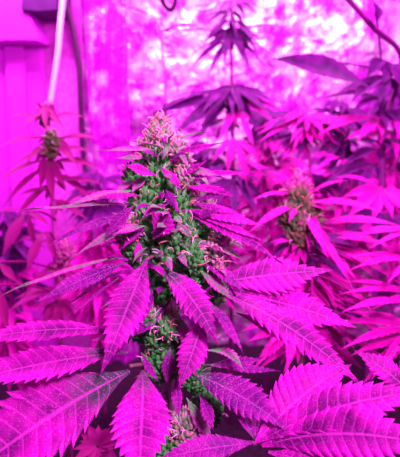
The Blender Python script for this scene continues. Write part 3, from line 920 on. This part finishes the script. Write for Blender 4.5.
# plant leaning in from the right edge
d = 0.80
root = P(420, 360, d); root.z = 0
ep = plant('cannabis_plant', root, 'magenta cannabis plant reaching in from the right edge with serrated leaves')
stem_part(ep, [root, P(420, 330, d), P(416, 250, d), P(410, 180, d)], .007, .003, M['stem'])
for hub, tip, wd, n, f, sp, dr, mt in [
    ((412, 304, d - .05), (340, 313, d - .12), 12, 1, (.35, .9, 0), .4, 0, 'bg_pink'), ((416, 398, .55), (354, 350, .58), 26, 1, (.7, .7, -.2), .3, 0, 'hero_leaf'),
    ((414, 262, d), (350, 270, d - .08), 10, 5, (.4, .9, 0), 1.1, .1, 'bg_pink'), ((414, 296, d), (332, 294, d - .06), 9, 5, (.4, .9, 0), 1.0, .1, 'bg_pink'),
    ((412, 330, d), (336, 350, d - .1), 12, 7, (.5, .9, 0), 1.7, .1, 'bg_pink'), ((408, 340, d), (362, 384, d - .1), 13, 7, (.6, .8, 0), 1.8, .1, 'bg_pink'),
    ((412, 232, d), (342, 240, d), 8, 5, (.4, .9, 0), 1.1, .1, 'bg_pink'), ((400, 345, .62), (380, 372, .58), 4, 1, (.6, .8, 0), 0, 0, 'hero_leaf'),
]:
    fan_leaf(ep, hub, tip, wd, mt, n, sp, dr, f, stem_at=(418, hub[1] + 6, d), rnd=rb, fine=True)

# back right plants
d = 1.3
root = P(378, 300, d); root.z = 0
bp_ = plant('cannabis_plant', root, 'bushy violet cannabis plant behind the right bud with a slanted upper stem')
stem_part(bp_, [root, P(380, 230, d), P(384, 130, d), P(402, 60, d), P(372, 26, d - .1), P(340, -10, d - .15)], .009, .0075, M['stem_purple'])
for hub, tip, wd, n, f, sp, dr, mt in [
    ((272, 59, d - .1), (374, 90, d - .2), 27, 1, (.95, .35, 0), 0, 0, 'bg_purple'), ((374, 2, d - .12), (378, 22, d - .16), 14, 1, (.9, .1, .4), 0, 0, 'bg_purple'),
    ((384, 60, d), (366, 78, d - .1), 14, 3, (.7, .6, 0), 1.2, .2, 'bg_purple'), ((392, 64, d), (404, 92, d - .1), 18, 5, (.8, .4, 0), 1.5, .2, 'bg_purple'),
    ((388, 76, d), (350, 104, d - .1), 16, 5, (.4, .9, 0), 1.2, .2, 'bg_purple'), ((386, 84, d), (330, 96, d - .1), 12, 3, (.3, .9, 0), .8, .2, 'bg_purple'),
    ((384, 100, d), (312, 100, d - .1), 14, 5, (.4, .9, 0), 1.2, .2, 'bg_purple'), ((384, 110, d), (408, 130, d - .1), 16, 5, (.5, .8, 0), 1.5, .2, 'bg_purple'),
    ((380, 120, d), (316, 134, d - .1), 14, 5, (.4, .9, 0), 1.4, .2, 'bg_pink'), ((380, 135, d), (340, 140, d - .12), 12, 3, (.4, .9, 0), 1.0, .2, 'bg_pink'),
    ((380, 190, d - .3), (346, 218, d - .36), 14, 5, (.9, .4, 0), 1.5, .1, 'bg_pink'), ((380, 188, d - .25), (330, 176, d - .3), 10, 3, (.4, .9, 0), 1.0, .1, 'bg_pink'),
    ((382, 190, d - .3), (414, 218, d - .36), 14, 5, (.9, .4, 0), 1.5, .1, 'bg_pink'), ((378, 150, d), (338, 168, d - .1), 12, 3, (.5, .8, 0), 1.2, .2, 'bg_purple'),
    ((376, 165, d), (316, 190, d - .1), 12, 5, (.4, .9, 0), 1.4, .2, 'bg_purple'), ((380, 140, d), (412, 150, d - .1), 12, 5, (.4, .9, 0), 1.4, .2, 'bg_purple'),
    ((378, 210, d), (340, 240, d - .1), 14, 5, (.6, .8, 0), 1.6, .2, 'bg_purple'), ((382, 214, d), (414, 244, d - .1), 14, 5, (.6, .8, 0), 1.6, .2, 'bg_purple'),
]:
    fan_leaf(bp_, hub, tip, wd, mt, n, sp, dr, f, stem_at=(382, max(hub[1] + 5, 70), d), rnd=rb)
d = 1.4
root = P(310, 250, d); root.z = 0
mp = plant('cannabis_plant', root, 'pink cannabis plant seen between the tall violet plant and the right bud')
stem_part(mp, [root, P(310, 200, d), P(306, 140, d), P(302, 108, d)], .006, .003, M['stem_pink'])
for i in range(20):
    an = rb.uniform(-1, 1)
    py = rb.uniform(108, 180)
    tipx = 306 + (1 if i % 2 else -1) * rb.uniform(18, 55)
    fan_leaf(mp, (306, py, d), (tipx, py + rb.uniform(2, 30), d - rb.uniform(0, .12)), rb.uniform(7, 11), rb.choice(['bg_pink', 'bg_pink', 'bg_purple']), rb.choice([5, 7]), rb.uniform(1.0, 2.0), .2,
             (rb.uniform(.3, .7), .8, 0), stem_at=(307, py + 5, d), rnd=rb)

# far row along the tent wall
far = [
    (1.78, 395, 76, 'bg_purple', 'dark violet cannabis plant farthest back at the right edge, by the tent wall', 30),
    (1.72, 345, 98, 'bg_purple', 'violet cannabis plant far back between the slanted stem and the right bud', 34),
    (1.70, 270, 104, 'bg_purple', 'shaded violet cannabis plant far back, right of the tall plant stem', 34),
    (1.66, 205, 138, 'bg_purple', 'shaded violet cannabis plant far back, right behind the top of the main bud', 26),
    (1.60, 98, 170, 'bg_purple', 'violet and pink cannabis plant far back between the left plant and the main bud', 24),
    (1.50, 8, 208, 'bg_purple', 'violet and pink cannabis plant far back at the left edge, below the wall boards', 24),
]
for d, sx, top, mt, lab, nl in far:
    root = P(sx, 300, d); root.z = 0
    fp_ = plant('cannabis_plant', root, lab)
    stem_part(fp_, [root, P(sx, 280, d), P(sx + 2, top, d)], .007, .003, M['stem_pink'])
    for i in range(nl):
        k = i / (nl - 1)
        py = top + 4 + k * (185 if top < 110 else 150)
        sd = 1 if i % 2 else -1
        reach = rb.uniform(18, 30) + 22 * min(1, k * 2)
        dx = sd * reach * rb.uniform(.5, 1.0)
        fan_leaf(fp_, (sx + sd * 4, py, d - .02), (sx + dx, py + rb.uniform(4, 34), d - rb.uniform(.05, .25)), rb.uniform(8, 11), ('bg_purple' if mt == 'bg_purple' and k < rb.uniform(.1, .5) else 'bg_pink'), 7, rb.uniform(1.4, 2.4), .2,
                 (rb.uniform(.3, .8), .8, 0), stem_at=(sx, py + 5, d), rnd=rb)

# low leaves in the dark at the bottom
d = 0.72
root = P(100, 452, d); root.z = 0
fp = plant('cannabis_plant', root, 'small rosy cannabis plant low in the shade under the big bottom left leaf')
stem_part(fp, [root, P(100, 500, d), P(98, 446, d)], .005, .002, M['stem_pink'])
for hub, tip, wd, n, f, sp, dr, mt in [
    ((98, 446, d), (72, 462, d - .04), 9, 7, (.7, .7, 0), 2.2, .1, 'bg_red'), ((98, 446, d), (118, 432, d), 9, 7, (.7, .7, 0), 2.2, .1, 'bg_red'),
    ((98, 446, d), (88, 424, d + .03), 9, 7, (.7, .7, 0), 2.2, .1, 'bg_red'), ((98, 446, d), (112, 470, d), 9, 7, (.7, .7, 0), 2.2, .1, 'bg_red'),
]:
    fan_leaf(fp, hub, tip, wd, mt, n, sp, dr, f, stem_at=(99, 455, d), rnd=rb)
